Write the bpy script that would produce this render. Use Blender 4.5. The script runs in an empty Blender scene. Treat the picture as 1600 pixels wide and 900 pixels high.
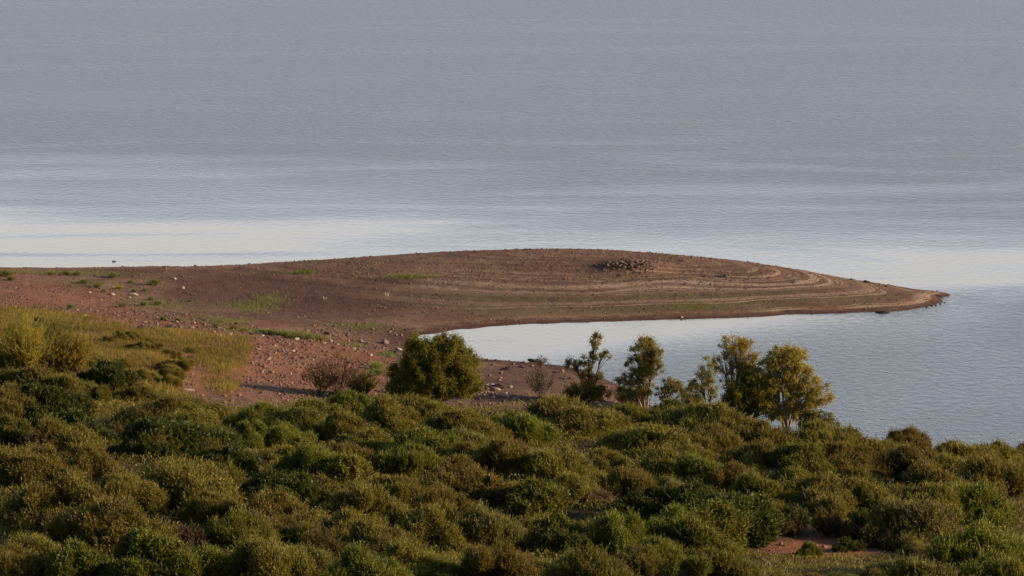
import bpy, math, random
import numpy as np
from mathutils import Vector
R = math.radians
C = bpy.context.scene.collection
scene = bpy.context.scene
rng = np.random.default_rng(7)
random.seed(7)

# ------------------------------------------------------------------ camera
H = 129.0
PITCH = R(8.0)
FPX = 200.0/36.0*1600.0
cam_d = bpy.data.cameras.new('camera'); cam = bpy.data.objects.new('camera', cam_d); C.objects.link(cam)
cam_d.lens = 200; cam_d.sensor_width = 36; cam_d.clip_start = 1.0; cam_d.clip_end = 40000
cam.location = (0, 0, H); cam.rotation_euler = (R(90)-PITCH, 0, 0)
scene.camera = cam
# ------------------------------------------------------------------ sky and sun
SUN_EL, SUN_AZ = 16.0, -8.0          # azimuth measured from +X (right) towards +Y (away)
w = bpy.data.worlds.new('World'); scene.world = w; w.use_nodes = True
nt = w.node_tree; nt.nodes.clear()
sky = nt.nodes.new('ShaderNodeTexSky'); sky.sky_type = 'NISHITA'; sky.sun_disc = False
sky.sun_elevation = R(SUN_EL); sky.sun_rotation = R(90-SUN_AZ)
sky.air_density = 1.0; sky.dust_density = 2.5; sky.ozone_density = 1.0
bg = nt.nodes.new('ShaderNodeBackground'); bg.inputs['Strength'].default_value = 0.05
wo = nt.nodes.new('ShaderNodeOutputWorld')
nt.links.new(sky.outputs[0], bg.inputs[0])
# unseen pale haze added low in the sky to brighten the water, thinning upwards
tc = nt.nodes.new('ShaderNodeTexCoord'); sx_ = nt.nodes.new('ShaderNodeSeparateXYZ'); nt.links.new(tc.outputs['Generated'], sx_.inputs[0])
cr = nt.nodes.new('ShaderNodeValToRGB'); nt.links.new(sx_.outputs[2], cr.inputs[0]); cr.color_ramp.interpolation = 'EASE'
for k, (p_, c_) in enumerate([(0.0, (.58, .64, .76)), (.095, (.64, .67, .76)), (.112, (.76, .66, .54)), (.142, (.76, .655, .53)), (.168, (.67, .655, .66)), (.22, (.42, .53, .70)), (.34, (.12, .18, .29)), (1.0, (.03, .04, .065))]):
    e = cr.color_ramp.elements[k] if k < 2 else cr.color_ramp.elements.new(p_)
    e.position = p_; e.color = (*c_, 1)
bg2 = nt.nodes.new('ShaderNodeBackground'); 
mr = nt.nodes.new('ShaderNodeMapRange'); mr.interpolation_type = 'SMOOTHSTEP'; nt.links.new(sx_.outputs[1], mr.inputs[0])      # the added glow is strongest towards the far side
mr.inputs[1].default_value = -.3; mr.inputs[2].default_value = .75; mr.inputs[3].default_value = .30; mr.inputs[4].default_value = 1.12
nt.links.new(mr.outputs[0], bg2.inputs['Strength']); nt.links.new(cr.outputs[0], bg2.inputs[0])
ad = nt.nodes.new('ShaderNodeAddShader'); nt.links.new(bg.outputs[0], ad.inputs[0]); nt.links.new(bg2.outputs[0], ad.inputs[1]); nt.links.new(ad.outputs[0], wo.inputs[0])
sl = bpy.data.lights.new('sun', 'SUN'); sl.energy = 5.0; sl.angle = R(0.6); sl.color = (1.0, 0.76, 0.48)
so = bpy.data.objects.new('sun', sl); C.objects.link(so)
sd = Vector((math.cos(R(SUN_EL))*math.cos(R(SUN_AZ)), math.cos(R(SUN_EL))*math.sin(R(SUN_AZ)), math.sin(R(SUN_EL))))
so.rotation_euler = sd.to_track_quat('Z', 'Y').to_euler(); so.location = (200, 700, 200)
scene.view_settings.view_transform = 'Standard'; scene.view_settings.look = 'None'
scene.view_settings.exposure = 0.46; scene.view_settings.gamma = 1.0; scene.view_settings.use_curve_mapping = False
scene.render.engine = 'CYCLES'
scene.cycles.max_bounces = 5; scene.cycles.transparent_max_bounces = 4

# ------------------------------------------------------------------ pixel <-> world helpers (1600x900 frame)
cp, sp_ = math.cos(PITCH), math.sin(PITCH)
def world_at(u, v, z):
    a = (np.asarray(u, float)-800)/FPX; b = -(np.asarray(v, float)-450)/FPX
    dx = a; dy = cp + b*sp_; dz = -sp_ + b*cp
    t = (np.asarray(z, float)-H)/dz
    return dx*t, dy*t
def project(x, y, z):
    dz = z-H
    f = y*cp - dz*sp_; up = y*sp_ + dz*cp
    f = np.maximum(f, 1.0)
    return 800+FPX*x/f, 450-FPX*up/f
def inpoly(u, v, poly):
    u = np.asarray(u); v = np.asarray(v); r = np.zeros(u.shape, bool); n = len(poly)
    for i in range(n):
        x0, y0 = poly[i]; x1, y1 = poly[(i+1) % n]
        if y0 == y1: continue
        c = ((y0 > v) != (y1 > v)) & (u < (x1-x0)*(v-y0)/(y1-y0)+x0)
        r ^= c
    return r

# ------------------------------------------------------------------ value noise
class Noise:
    def __init__(s, seed): s.g = np.random.default_rng(seed).random((256, 256))
    def __call__(s, x, y):
        xi = np.floor(x).astype(int); yi = np.floor(y).astype(int)
        fx = x-xi; fy = y-yi; fx = fx*fx*(3-2*fx); fy = fy*fy*(3-2*fy)
        g = s.g; a = xi & 255; b = (xi+1) & 255; c = yi & 255; d = (yi+1) & 255
        return (g[a, c]*(1-fx)+g[b, c]*fx)*(1-fy)+(g[a, d]*(1-fx)+g[b, d]*fx)*fy - 0.5
N1, N2, N3 = Noise(1), Noise(2), Noise(3)
def fbm(x, y, s, o=4):
    r = 0; a = 1.0
    for k in range(o):
        r = r + a*(N1 if k % 2 else N2)(x*s+17*k, y*s+31*k); s *= 2.1; a *= 0.5
    return r

# ------------------------------------------------------------------ terrain heights from survey points (u, v, z)
shore = [(1473,470),(1440,481),(1385,487),(1300,490),(1200,494),(1100,498),(1000,501),(900,504),(800,508),(740,513),(690,519),
 (655,526),(644,530),(637,535),(645,543),(668,551),(745,559),(830,566),(900,576),(940,588),(975,606),(1010,630),(1060,650),(1120,664),(1200,674),(1300,690),(1400,702),(1500,716),(1600,728),(1700,740)]
crest = [(-150,419,2.2),(0,418,2.2),(250,416.5,2.0),(450,409.5,2.2),(600,400,2.8),(700,394,3.2),(830,389.5,3.5),(950,391,3.5),(1050,398,2.9),(1150,407.5,2.3),
 (1250,422,1.6),(1350,440,.95),(1420,455,0.5),(1460,465,0.2)]
ctl = [(u, v, 0.0) for u, v in shore] + list(crest) + [
 (664,536,-.25),(652,535,-.12),(675,542,-.25),(800,540,-1),(1000,560,-2),(1200,570,-3),(1400,610,-4),(1300,525,-2.5),(1550,650,-3.5),(1600,520,-6),(1500,480,-1.5),(700,538,-0.5),(1620,680,-2.5),(1100,600,-2),
 (700,450,1.9),(900,450,2.1),(1100,450,1.9),(1050,414,3.35),(1150,426,2.9),(1230,438,2.3),(1310,451,1.6),(1380,461,1.0),(1425,468,.6),(1250,468,1.05),(1340,474,.6),
 (700,425,2.6),(900,420,2.9),(1080,432,2.4),(830,480,1.05),(1000,478,1.0),(1200,476,.75),(700,480,1.1),
 (450,470,0.9),(350,480,1.1),(550,480,.9),(300,440,1.7),(400,440,1.4),(600,520,.45),(560,545,.9),(600,460,1.4),(600,555,.8),
 (500,525,1.5),(400,512,2.2),(300,505,2.8),(200,490,3.2),(100,470,3.0),(0,460,3.3),(0,440,2.8),(150,440,2.3),(-150,440,3),(-150,500,5.5),
 (0,500,5),(0,560,8.5),(0,640,12),(0,760,16),(0,900,19.5),(-150,640,13),(-150,900,21),(200,540,5.8),(200,620,9),(200,760,14.5),(200,900,18.5),
 (400,560,3.8),(400,620,5.5),(400,760,12),(400,900,17),(550,570,2),(550,640,4),(650,620,2.2),(650,700,7),(650,800,11.5),(650,900,15.5),
 (750,580,.9),(750,640,3),(850,590,1.0),(850,640,3.0),(850,720,7),(850,900,14),(950,620,1.0),(950,670,3),(1050,680,2.2),(1150,700,2.2),(1235,700,1.6),
 (1050,730,5),(1250,740,3.6),(1450,760,3),(1600,775,2.6),(1050,800,9),(1250,800,7),(1450,820,6.5),(1600,830,6),(1050,900,12.5),(1250,880,10),(1450,900,11),(1600,900,10.5),(1750,900,10),(1750,800,5)]
P = [];Z = []
for u, v, z in ctl:
    x, y = world_at(u, v, z); P.append((x, y)); Z.append(z)
for u, v, z in crest:                       # the far side of the ridge falls to the lake
    x, y = world_at(u, v, z); k = max(0, (u-1350)/110)
    P.append((x+3*k, y+3+4.5*z)); Z.append(0); P.append((x+10*k, y+22+12*z)); Z.append(-4)
P = np.array(P, float); Z = np.array(Z)
SC = 100.0
def tps_k(r2): return 0.5*r2*np.log(r2+1e-9)
def solve(P, Z, lam=1e-4):
    n = len(P); p = P/SC
    r2 = ((p[:, None]-p[None])**2).sum(-1)
    K = tps_k(r2)+lam*np.eye(n); Q = np.c_[np.ones(n), p]
    A = np.block([[K, Q], [Q.T, np.zeros((3, 3))]])
    return np.linalg.solve(A, np.r_[Z, 0, 0, 0])
W = solve(P, Z)
def tps(x, y):
    s = x.shape; q = np.c_[x.ravel(), y.ravel()]/SC; p = P/SC; out = np.zeros(len(q)) + W[-3] + q@W[-2:]
    for i in range(len(p)):
        out += W[i]*tps_k(((q-p[i])**2).sum(1))
    return out.reshape(s)
mx, my = world_at(985, 420, 3.0)
def height(x, y, smooth_too=False):
    xc = np.clip(x, -150, 150); yc = np.clip(y, 560, 1040)
    h = np.clip(tps(xc, yc), -5, 40)
    t = np.clip((590-y)/590, 0, 1.1)
    h = h + 108*t**1.6
    h = np.where(y > 1040, np.minimum(h, -4), h)
    rough = 0.35*fbm(x, y, 0.09, 4)*np.clip((890-y)/40+.25, .25, 1)+0.15*fbm(x+50, y, 0.7, 3)
    amp = np.clip((h+0.02)/1.2, 0.0, 1.0)
    sm = h
    h = h + rough*amp*0.8 + 2.0*fbm(x+7, y+3, .045, 2)*np.clip((h-3.5)/3, 0, 1)*np.clip((800-y)/30, 0, 1)
    h = h + 0.045*np.sin(sm*12.0+1.5*fbm(x, y, .03, 2))*np.clip((3.4-sm)/1.0, 0, 1)*np.clip(sm/.3, 0, 1)   # old water lines, little benches
    h = h + np.where(np.abs(sm) < .5, .10*fbm(x+9, y, .35, 3), 0)          # ragged waterline
    if smooth_too: return h + 1.15*np.exp(-(((x-mx)/5.6)**2+((y-my)/4.5)**2)**1.5), sm
    # the stone mound
    h = h + 1.1*np.exp(-(((x-mx)/5.6)**2+((y-my)/4.5)**2)**1.5)
    return h

def axis(lo, hi, fine, outer):
    a = list(np.arange(lo, hi+fine/2, fine))
    l, r = [], []; s = fine; c = lo
    while c > outer[0]: s *= 1.35; c -= s; l.append(c)
    s = fine; c = hi
    while c < outer[1]: s *= 1.35; c += s; r.append(c)
    return np.array(l[::-1]+a+r)
xs = axis(-112, 112, 0.5, (-2500, 2500)); ys = axis(575, 985, 0.5, (-1200, 6000))
GX, GY = np.meshgrid(xs, ys, indexing='ij')
GZ, GS = height(GX, GY, True)
def hz(x, y):
    x = np.asarray(x, float); y = np.asarray(y, float)
    i = np.clip(np.searchsorted(xs, x)-1, 0, len(xs)-2); j = np.clip(np.searchsorted(ys, y)-1, 0, len(ys)-2)
    fx = (x-xs[i])/(xs[i+1]-xs[i]); fy = (y-ys[j])/(ys[j+1]-ys[j])
    return (GZ[i, j]*(1-fx)+GZ[i+1, j]*fx)*(1-fy)+(GZ[i, j+1]*(1-fx)+GZ[i+1, j+1]*fx)*fy
_yy = np.arange(560, 1000, 0.5)
def ground_at(u, v, top=0.0):
    """first place along the picture column u where a thing of height `top` standing on the ground reaches line v"""
    x = (u-800)/FPX*_yy/cp*1.0
    z = hz(x, _yy)+top
    f = _yy*cp-(z-H)*sp_; x = (u-800)/FPX*f; z = hz(x, _yy)+top
    vv = 450-FPX*(_yy*sp_+(z-H)*cp)/(_yy*cp-(z-H)*sp_)
    k = np.argmax(vv <= v)
    return float(x[k]), float(_yy[k]), float(hz(x[k], _yy[k]))

# ------------------------------------------------------------------ mesh helpers
def mesh_np(name, verts, loops, sizes, attrs=None, smooth=False, mats=(), matidx=None):
    me = bpy.data.meshes.new(name)
    verts = np.asarray(verts, np.float32); loops = np.asarray(loops, np.int32); sizes = np.asarray(sizes, np.int32)
    me.vertices.add(len(verts)); me.vertices.foreach_set('co', verts.ravel())
    me.loops.add(len(loops)); me.loops.foreach_set('vertex_index', loops)
    me.polygons.add(len(sizes)); st = np.r_[0, np.cumsum(sizes)[:-1]].astype(np.int32)
    me.polygons.foreach_set('loop_start', st); me.polygons.foreach_set('loop_total', sizes)
    if matidx is not None: me.polygons.foreach_set('material_index', np.asarray(matidx, np.int32))
    if smooth: me.polygons.foreach_set('use_smooth', np.ones(len(sizes), bool))
    for m in mats: me.materials.append(m)
    me.update(calc_edges=True)
    for k, a in (attrs or {}).items():
        at = me.attributes.new(k, 'FLOAT', 'POINT'); at.data.foreach_set('value', np.asarray(a, np.float32))
    return me
class Acc:
    """collects leaves, tubes and blobs of one part"""
    def __init__(s): s.v = []; s.l = []; s.s = []; s.t = []; s.m = []; s.n = 0
    def add(s, v, l, sz, tint, mi=0):
        v = np.asarray(v, float).reshape(-1, 3); s.v.append(v); s.l.append(np.asarray(l).ravel()+s.n); s.s.append(np.asarray(sz))
        s.t.append(np.broadcast_to(np.asarray(tint, float), (len(v),)).copy()); s.m.append(np.full(len(sz), mi)); s.n += len(v)
    def leaves(s, p, d, L, Wd, tint, mi=0):
        n = len(p)
        if not n: return
        r = rng.normal(size=(n, 3)); wv = np.cross(d, r); wv /= np.linalg.norm(wv, axis=1)[:, None]+1e-9
        L = np.broadcast_to(L, (n,))[:, None]; Wd = np.broadcast_to(Wd, (n,))[:, None]
        v = np.stack([p, p+d*L*.5+wv*Wd*.5, p+d*L, p+d*L*.5-wv*Wd*.5], 1)
        s.add(v, np.arange(4*n), np.full(n, 4), np.repeat(np.broadcast_to(tint, (n,)), 4), mi)
    def tube(s, pts, rad, k=5, tint=.5, mi=0):
        pts = np.asarray(pts, float); n = len(pts); t = np.gradient(pts, axis=0); t /= np.linalg.norm(t, axis=1)[:, None]+1e-9
        a = np.cross(t, [0.3, .9, .1]); a /= np.linalg.norm(a, axis=1)[:, None]+1e-9; b = np.cross(t, a)
        ang = np.arange(k)*2*math.pi/k; rad = np.broadcast_to(rad, (n,))
        v = pts[:, None]+rad[:, None, None]*(a[:, None]*np.cos(ang)[None, :, None]+b[:, None]*np.sin(ang)[None, :, None])
        f = []
        for i in range(n-1):
            for j in range(k):
                f += [i*k+j, i*k+(j+1) % k, (i+1)*k+(j+1) % k, (i+1)*k+j]
        sz = [4]*((n-1)*k); f += list(range((n-1)*k, n*k)); sz.append(k)
        s.add(v.reshape(-1, 3), f, sz, tint, mi)
    def blob(s, c, r, tint=.5, mi=0, jit=.15):
        v, f = ICO2
        vv = v*(1+jit*rng.normal(size=(len(v), 1)).clip(-2, 2)*.5)*np.asarray(r)+np.asarray(c)
        s.add(vv, f.ravel(), np.full(len(f), 3), tint, mi)
    def mesh(s, name, mats, smooth=False):
        return mesh_np(name, np.concatenate(s.v), np.concatenate(s.l), np.concatenate(s.s), {'tint': np.concatenate(s.t)}, smooth, mats, np.concatenate(s.m))
def ico(sub):
    import bmesh
    bm = bmesh.new(); bmesh.ops.create_icosphere(bm, subdivisions=sub, radius=1.0)
    v = np.array([x.co[:] for x in bm.verts]); f = np.array([[q.index for q in x.verts] for x in bm.faces]); bm.free()
    return v, f
ICO1, ICO2, ICO3 = ico(1), ico(2), ico(3)
def link(name, me, parent=None):
    o = bpy.data.objects.new(name, me); C.objects.link(o)
    if parent: o.parent = parent
    return o
def tag(o, label=None, cat=None, group=None, kind=None):
    if label: o['label'] = label
    if cat: o['category'] = cat
    if group: o['group'] = group
    if kind: o['kind'] = kind
    return o

# ------------------------------------------------------------------ materials
def mat(name):
    m = bpy.data.materials.new(name); m.use_nodes = True; m.node_tree.nodes.clear(); return m, m.node_tree
class NT:
    def __init__(s, nt): s.nt = nt
    def n(s, t, **k):
        nd = s.nt.nodes.new(t)
        for a, b in k.items():
            if a.startswith('_'): setattr(nd, a[1:], b)
        return nd
    def val(s, x, sock):
        if isinstance(x, bpy.types.NodeSocket): s.nt.links.new(x, sock)
        else: sock.default_value = x
    def math(s, op, a, b=0.0, c=None, clamp=False):
        nd = s.n('ShaderNodeMath', _operation=op, _use_clamp=clamp); s.val(a, nd.inputs[0]); s.val(b, nd.inputs[1])
        if c is not None: s.val(c, nd.inputs[2])
        return nd.outputs[0]
    def mix(s, f, a, b):
        nd = s.n('ShaderNodeMix', _data_type='RGBA'); s.val(f, nd.inputs[0])
        for x, k in ((a, 6), (b, 7)):
            if isinstance(x, tuple) and len(x) == 3: x = (*x, 1)
            s.val(x, nd.inputs[k])
        return nd.outputs[2]
    def attr(s, n): return s.n('ShaderNodeAttribute', _attribute_name=n).outputs['Fac']
    def noise(s, vec, scale, detail=3.0, rough=.55, dist=0.0):
        nd = s.n('ShaderNodeTexNoise'); s.val(vec, nd.inputs['Vector']); s.val(scale, nd.inputs['Scale']); nd.inputs['Detail'].default_value = detail
        nd.inputs['Roughness'].default_value = rough; nd.inputs['Distortion'].default_value = dist
        return nd.outputs[0]
    def ramp(s, x, a, b, lo=0.0, hi=1.0):
        nd = s.n('ShaderNodeMapRange', _interpolation_type='SMOOTHSTEP'); s.val(x, nd.inputs[0]); s.val(a, nd.inputs[1]); s.val(b, nd.inputs[2]); s.val(lo, nd.inputs[3]); s.val(hi, nd.inputs[4])
        return nd.outputs[0]
    def scalev(s, vec, sc):
        nd = s.n('ShaderNodeVectorMath', _operation='MULTIPLY'); s.val(vec, nd.inputs[0]); nd.inputs[1].default_value = sc; return nd.outputs[0]
    def pos(s): return s.n('ShaderNodeNewGeometry').outputs['Position']
def leafmat(name, dark, mid, light, trans=.30, var=.35):
    m, t = mat(name); q = NT(t)
    f = q.attr('tint'); oi = q.n('ShaderNodeObjectInfo').outputs['Random']
    a = q.mix(q.ramp(f, 0, .5), dark, mid); a = q.mix(q.ramp(f, .5, 1), a, light)
    hs = q.n('ShaderNodeHueSaturation')
    q.val(q.math('MULTIPLY_ADD', oi, 0.05, 0.475), hs.inputs['Hue']); q.val(q.math('MULTIPLY_ADD', oi, var, 1-var/2), hs.inputs['Value']); q.val(a, hs.inputs['Color'])
    hs.inputs['Saturation'].default_value = 1.0
    d = q.n('ShaderNodeBsdfPrincipled'); q.val(hs.outputs[0], d.inputs['Base Color']); d.inputs['Roughness'].default_value = .6; d.inputs['Specular IOR Level'].default_value = .25
    tr = q.n('ShaderNodeBsdfTranslucent'); q.val(q.mix(.5, hs.outputs[0], (light[0]*1.2, light[1]*1.2, light[2]*.8)), tr.inputs[0])
    mx_ = q.n('ShaderNodeMixShader'); mx_.inputs[0].default_value = trans
    t.links.new(d.outputs[0], mx_.inputs[1]); t.links.new(tr.outputs[0], mx_.inputs[2])
    o = q.n('ShaderNodeOutputMaterial'); t.links.new(mx_.outputs[0], o.inputs[0]); return m
def simple(name, a, b, scale=4.0, rough=.85, spec=.3, rnd=0.0):
    m, t = mat(name); q = NT(t); co = q.n('ShaderNodeTexCoord').outputs['Object']
    f = q.noise(co, scale, 4.0, .65)
    c = q.mix(q.ramp(f, .35, .65), a, b)
    if rnd:
        hs = q.n('ShaderNodeHueSaturation'); oi = q.n('ShaderNodeObjectInfo').outputs['Random']
        q.val(q.math('MULTIPLY_ADD', oi, rnd, 1-rnd/2), hs.inputs['Value']); q.val(c, hs.inputs['Color']); c = hs.outputs[0]
    d = q.n('ShaderNodeBsdfPrincipled'); q.val(c, d.inputs['Base Color']); d.inputs['Roughness'].default_value = rough; d.inputs['Specular IOR Level'].default_value = spec
    bp = q.n('ShaderNodeBump'); bp.inputs['Strength'].default_value = .5; bp.inputs['Distance'].default_value = .05; q.val(f, bp.inputs['Height']); t.links.new(bp.outputs[0], d.inputs['Normal'])
    o = q.n('ShaderNodeOutputMaterial'); t.links.new(d.outputs[0], o.inputs[0]); return m

M_olive = leafmat('olive_leaf', (.060,.050,.012), (.142,.120,.025), (.28,.23,.055))
M_green = leafmat('green_leaf', (.048,.049,.010), (.118,.120,.020), (.25,.235,.042))
M_darkgreen = leafmat('dark_leaf', (.022,.027,.007), (.054,.062,.013), (.145,.148,.030))
M_greygreen = leafmat('grey_green_leaf', (.052,.048,.014), (.124,.113,.032), (.26,.23,.07))
M_yellow = leafmat('yellow_olive_leaf', (.08,.066,.018), (.17,.135,.034), (.30,.235,.06), .4)
M_brown = leafmat('dry_brown_leaf', (.07,.045,.022), (.13,.085,.042), (.21,.145,.072), .25)
M_euc = leafmat('eucalyptus_leaf', (.085,.083,.026), (.205,.19,.052), (.35,.29,.08), .5)
M_gold = leafmat('golden_leaf', (.13,.115,.026), (.31,.25,.05), (.48,.37,.08), .5)
M_round = leafmat('willow_leaf', (.045,.047,.010), (.140,.130,.024), (.29,.235,.045), .48)
M_redtwig = leafmat('red_twig', (.13,.062,.032), (.22,.12,.06), (.30,.18,.085), .4)
M_grass = leafmat('slope_grass', (.11,.078,.020), (.195,.142,.034), (.31,.235,.062), .4, 0)
M_weed = leafmat('fresh_weed', (.09,.095,.028), (.15,.17,.05), (.24,.25,.08), .4)
M_yweed = leafmat('yellow_weed', (.12,.11,.02), (.25,.21,.03), (.40,.32,.05), .3)
M_stem_core = simple('stems_dark_core', (.020,.018,.008), (.036,.032,.014))  # bush stems, and dark cores added inside to stop light passing through
M_bark = simple('pale_bark', (.16,.12,.085), (.34,.28,.21), 3.0)
M_dbark = simple('dark_bark', (.045,.032,.022), (.09,.065,.045), 3.0)
M_rock = simple('stone', (.15,.095,.075), (.27,.19,.15), 5.0, .9, .3, .9)
M_pale = simple('pale_stone', (.28,.22,.18), (.46,.39,.32), 5.0, .9, .3, .4)
M_dark = simple('dark_rock', (.018,.014,.014), (.045,.035,.032), 5.0, .7)

def stone_scatter_mat():
    m, t = mat('scattered_stone'); q = NT(t); f = q.attr('tint')
    c = q.mix(q.ramp(f, 0, .6), (.085,.045,.036), (.22,.13,.10)); c = q.mix(q.ramp(f, .6, 1), c, (.42,.33,.27))
    d = q.n('ShaderNodeBsdfPrincipled'); q.val(c, d.inputs['Base Color']); d.inputs['Roughness'].default_value = .9
    o = q.n('ShaderNodeOutputMaterial'); t.links.new(d.outputs[0], o.inputs[0]); return m
M_scatter = stone_scatter_mat()

def ground_mat():
    m, t = mat('lakeshore_soil'); q = NT(t); p = q.pos()
    sx = q.n('ShaderNodeSeparateXYZ'); q.val(p, sx.inputs[0]); z = sx.outputs[2]
    big = q.noise(p, .06, 4.0, .6); mid = q.noise(p, .45, 4.0, .6); fine = q.noise(p, 2.6, 4.0, .7)
    streak = q.noise(q.scalev(p, (.35, .35, 9.0)), .8, 4.0, .65)      # follows the height lines
    c = q.mix(q.ramp(big, .38, .62), (.155,.074,.049), (.215,.125,.083))
    c = q.mix(q.math('MULTIPLY', q.ramp(mid, .45, .7), .6), c, (.235,.16,.115))
    # height bands left by the falling water
    lv = q.attr('lvl'); slow = q.noise(p, .05, 2.0, .5)
    zz = q.math('ADD', lv, q.math('ADD', q.math('MULTIPLY', q.math('SUBTRACT', mid, .5), .06), q.math('MULTIPLY', q.math('SUBTRACT', slow, .5), .35)))
    nb = q.n('ShaderNodeTexNoise', _noise_dimensions='1D'); q.val(q.math('MULTIPLY', zz, 3.6), nb.inputs['W']); nb.inputs['Scale'].default_value = 1.0; nb.inputs['Detail'].default_value = 3.0; nb.inputs['Roughness'].default_value = .7
    band = nb.outputs[0]
    c = q.mix(q.math('MULTIPLY', q.ramp(band, .50, .36), .55), c, (.085, .050, .036))
    c = q.mix(q.math('MULTIPLY', q.ramp(band, .50, .64), .32), c, (.27, .175, .125))
    tipm = q.attr('pale')
    c = q.mix(q.math('MULTIPLY', q.math('MULTIPLY', q.ramp(band, .50, .60), tipm), q.ramp(fine, .3, .6)), c, (.41,.295,.21))
    c = q.mix(q.math('MULTIPLY', q.attr('pale2'), q.ramp(fine, .35, .6)), c, (.46,.35,.25))
    moss = q.math('MULTIPLY', q.math('MULTIPLY', q.attr('moss'), q.ramp(q.math('ADD', q.math('MULTIPLY', mid, .5), q.math('MULTIPLY', fine, .5)), .36, .56)), q.ramp(band, .60, .46))
    c = q.mix(q.math('MULTIPLY', moss, .85), c, (.095,.092,.030))
    c = q.mix(q.math('MULTIPLY', q.attr('dark_red'), .85), c, (.080,.033,.027))
    c = q.mix(q.math('MULTIPLY', q.attr('orange'), .8), c, (.275,.108,.056))
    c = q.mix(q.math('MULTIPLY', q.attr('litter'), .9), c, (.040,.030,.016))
    c = q.mix(q.ramp(q.math('ADD', z, q.math('MULTIPLY', q.math('SUBTRACT', mid, .5), .35)), .42, .12, 0.0, .9), c, (.070,.030,.024))       # wet edge
    sp = q.n('ShaderNodeTexVoronoi'); q.val(p, sp.inputs['Vector']); sp.inputs['Scale'].default_value = 2.6
    c = q.mix(q.ramp(sp.outputs['Distance'], .20, .10, 0, .55), c, q.mix(.5, sp.outputs['Color'], (.30,.18,.14)))
    c = q.mix(q.math('MULTIPLY', q.ramp(fine, .5, .3), .40), c, (.05,.030,.022))
    d = q.n('ShaderNodeBsdfPrincipled'); q.val(c, d.inputs['Base Color']); d.inputs['Roughness'].default_value = .95; d.inputs['Specular IOR Level'].default_value = .15
    bp = q.n('ShaderNodeBump'); bp.inputs['Strength'].default_value = .9; bp.inputs['Distance'].default_value = .25
    q.val(q.math('ADD', q.math('MULTIPLY', fine, .7), mid), bp.inputs['Height']); t.links.new(bp.outputs[0], d.inputs['Normal'])
    o = q.n('ShaderNodeOutputMaterial'); t.links.new(d.outputs[0], o.inputs[0]); return m

def water_mat():
    m, t = mat('lake_water'); q = NT(t); p = q.pos()
    sx = q.n('ShaderNodeSeparateXYZ'); q.val(p, sx.inputs[0]); x, y = sx.outputs[0], sx.outputs[1]
    # wind: ruffled far out and to the right, glassy in the lee just behind the spit
    wob = q.noise(q.scalev(p, (.011, .018, 1)), 1.0, 3.0, .55, .8)
    wob2 = q.noise(q.scalev(p, (.012, .06, 1)), 1.0, 3.0, .55, .4)
    edge = q.math('MULTIPLY_ADD', x, -.40, 967.0)
    s = q.math('SUBTRACT', y, edge)
    s = q.math('ADD', s, q.math('MULTIPLY', q.math('SUBTRACT', wob, .5), 110.0))
    s = q.math('ADD', s, q.math('MULTIPLY', q.math('SUBTRACT', wob2, .5), 40.0))
    far = q.math('MULTIPLY_ADD', q.ramp(s, -30.0, 45.0), .42, q.math('MULTIPLY', q.ramp(s, 0.0, 130.0), .58))
    strk = q.noise(q.scalev(p, (.007, .030, 1)), 1.0, 2.0, .5, 1.0)
    near_ = q.ramp(y, 1180.0, 1050.0)                                   # soft slicks and cat's paws only nearer the spit
    far = q.math('MULTIPLY', far, q.math('SUBTRACT', 1.0, q.math('MULTIPLY', q.ramp(strk, .58, .30), q.math('MULTIPLY_ADD', near_, .24, .06))))
    far = q.math('MAXIMUM', far, q.math('MULTIPLY', q.ramp(strk, .54, .72), .40))
    inlet = q.math('MULTIPLY', q.ramp(q.math('ADD', q.math('MULTIPLY', x, .9), q.math('MULTIPLY', y, -1.0)), -860.0, -790.0), .8)
    wind = q.math('MAXIMUM', far, inlet)
    right = q.ramp(q.math('MULTIPLY_ADD', y, -.25, q.math('ADD', x, 215.0)), 30.0, 80.0, 0, .9)
    right = q.math('MULTIPLY', right, q.ramp(y, 932.0, 906.0))
    wind = q.math('MAXIMUM', wind, q.math('MULTIPLY', right, q.ramp(wob, .35, .6, .4, 1.0)))
    wind = q.math('MAXIMUM', wind, .07)
    w1 = q.noise(q.scalev(p, (.80, .42, 1)), 1.0, 4.0, .7, .3)
    w2 = q.noise(q.scalev(p, (2.6, 1.6, 1)), 1.0, 3.0, .65, .3)
    hgt = q.math('ADD', q.math('MULTIPLY', w1, 1.2), q.math('MULTIPLY', w2, .22))
    bp = q.n('ShaderNodeBump'); q.val(q.math('MULTIPLY', wind, .8), bp.inputs['Strength']); bp.inputs['Distance'].default_value = .6; q.val(hgt, bp.inputs['Height'])
    d = q.n('ShaderNodeBsdfPrincipled'); q.val((.05, .066, .08, 1), d.inputs['Base Color']); d.inputs['IOR'].default_value = 1.333
    q.val(q.math('MULTIPLY_ADD', wind, .21, .07), d.inputs['Roughness'])
    t.links.new(bp.outputs[0], d.inputs['Normal'])
    o = q.n('ShaderNodeOutputMaterial'); t.links.new(d.outputs[0], o.inputs[0]); return m

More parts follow.
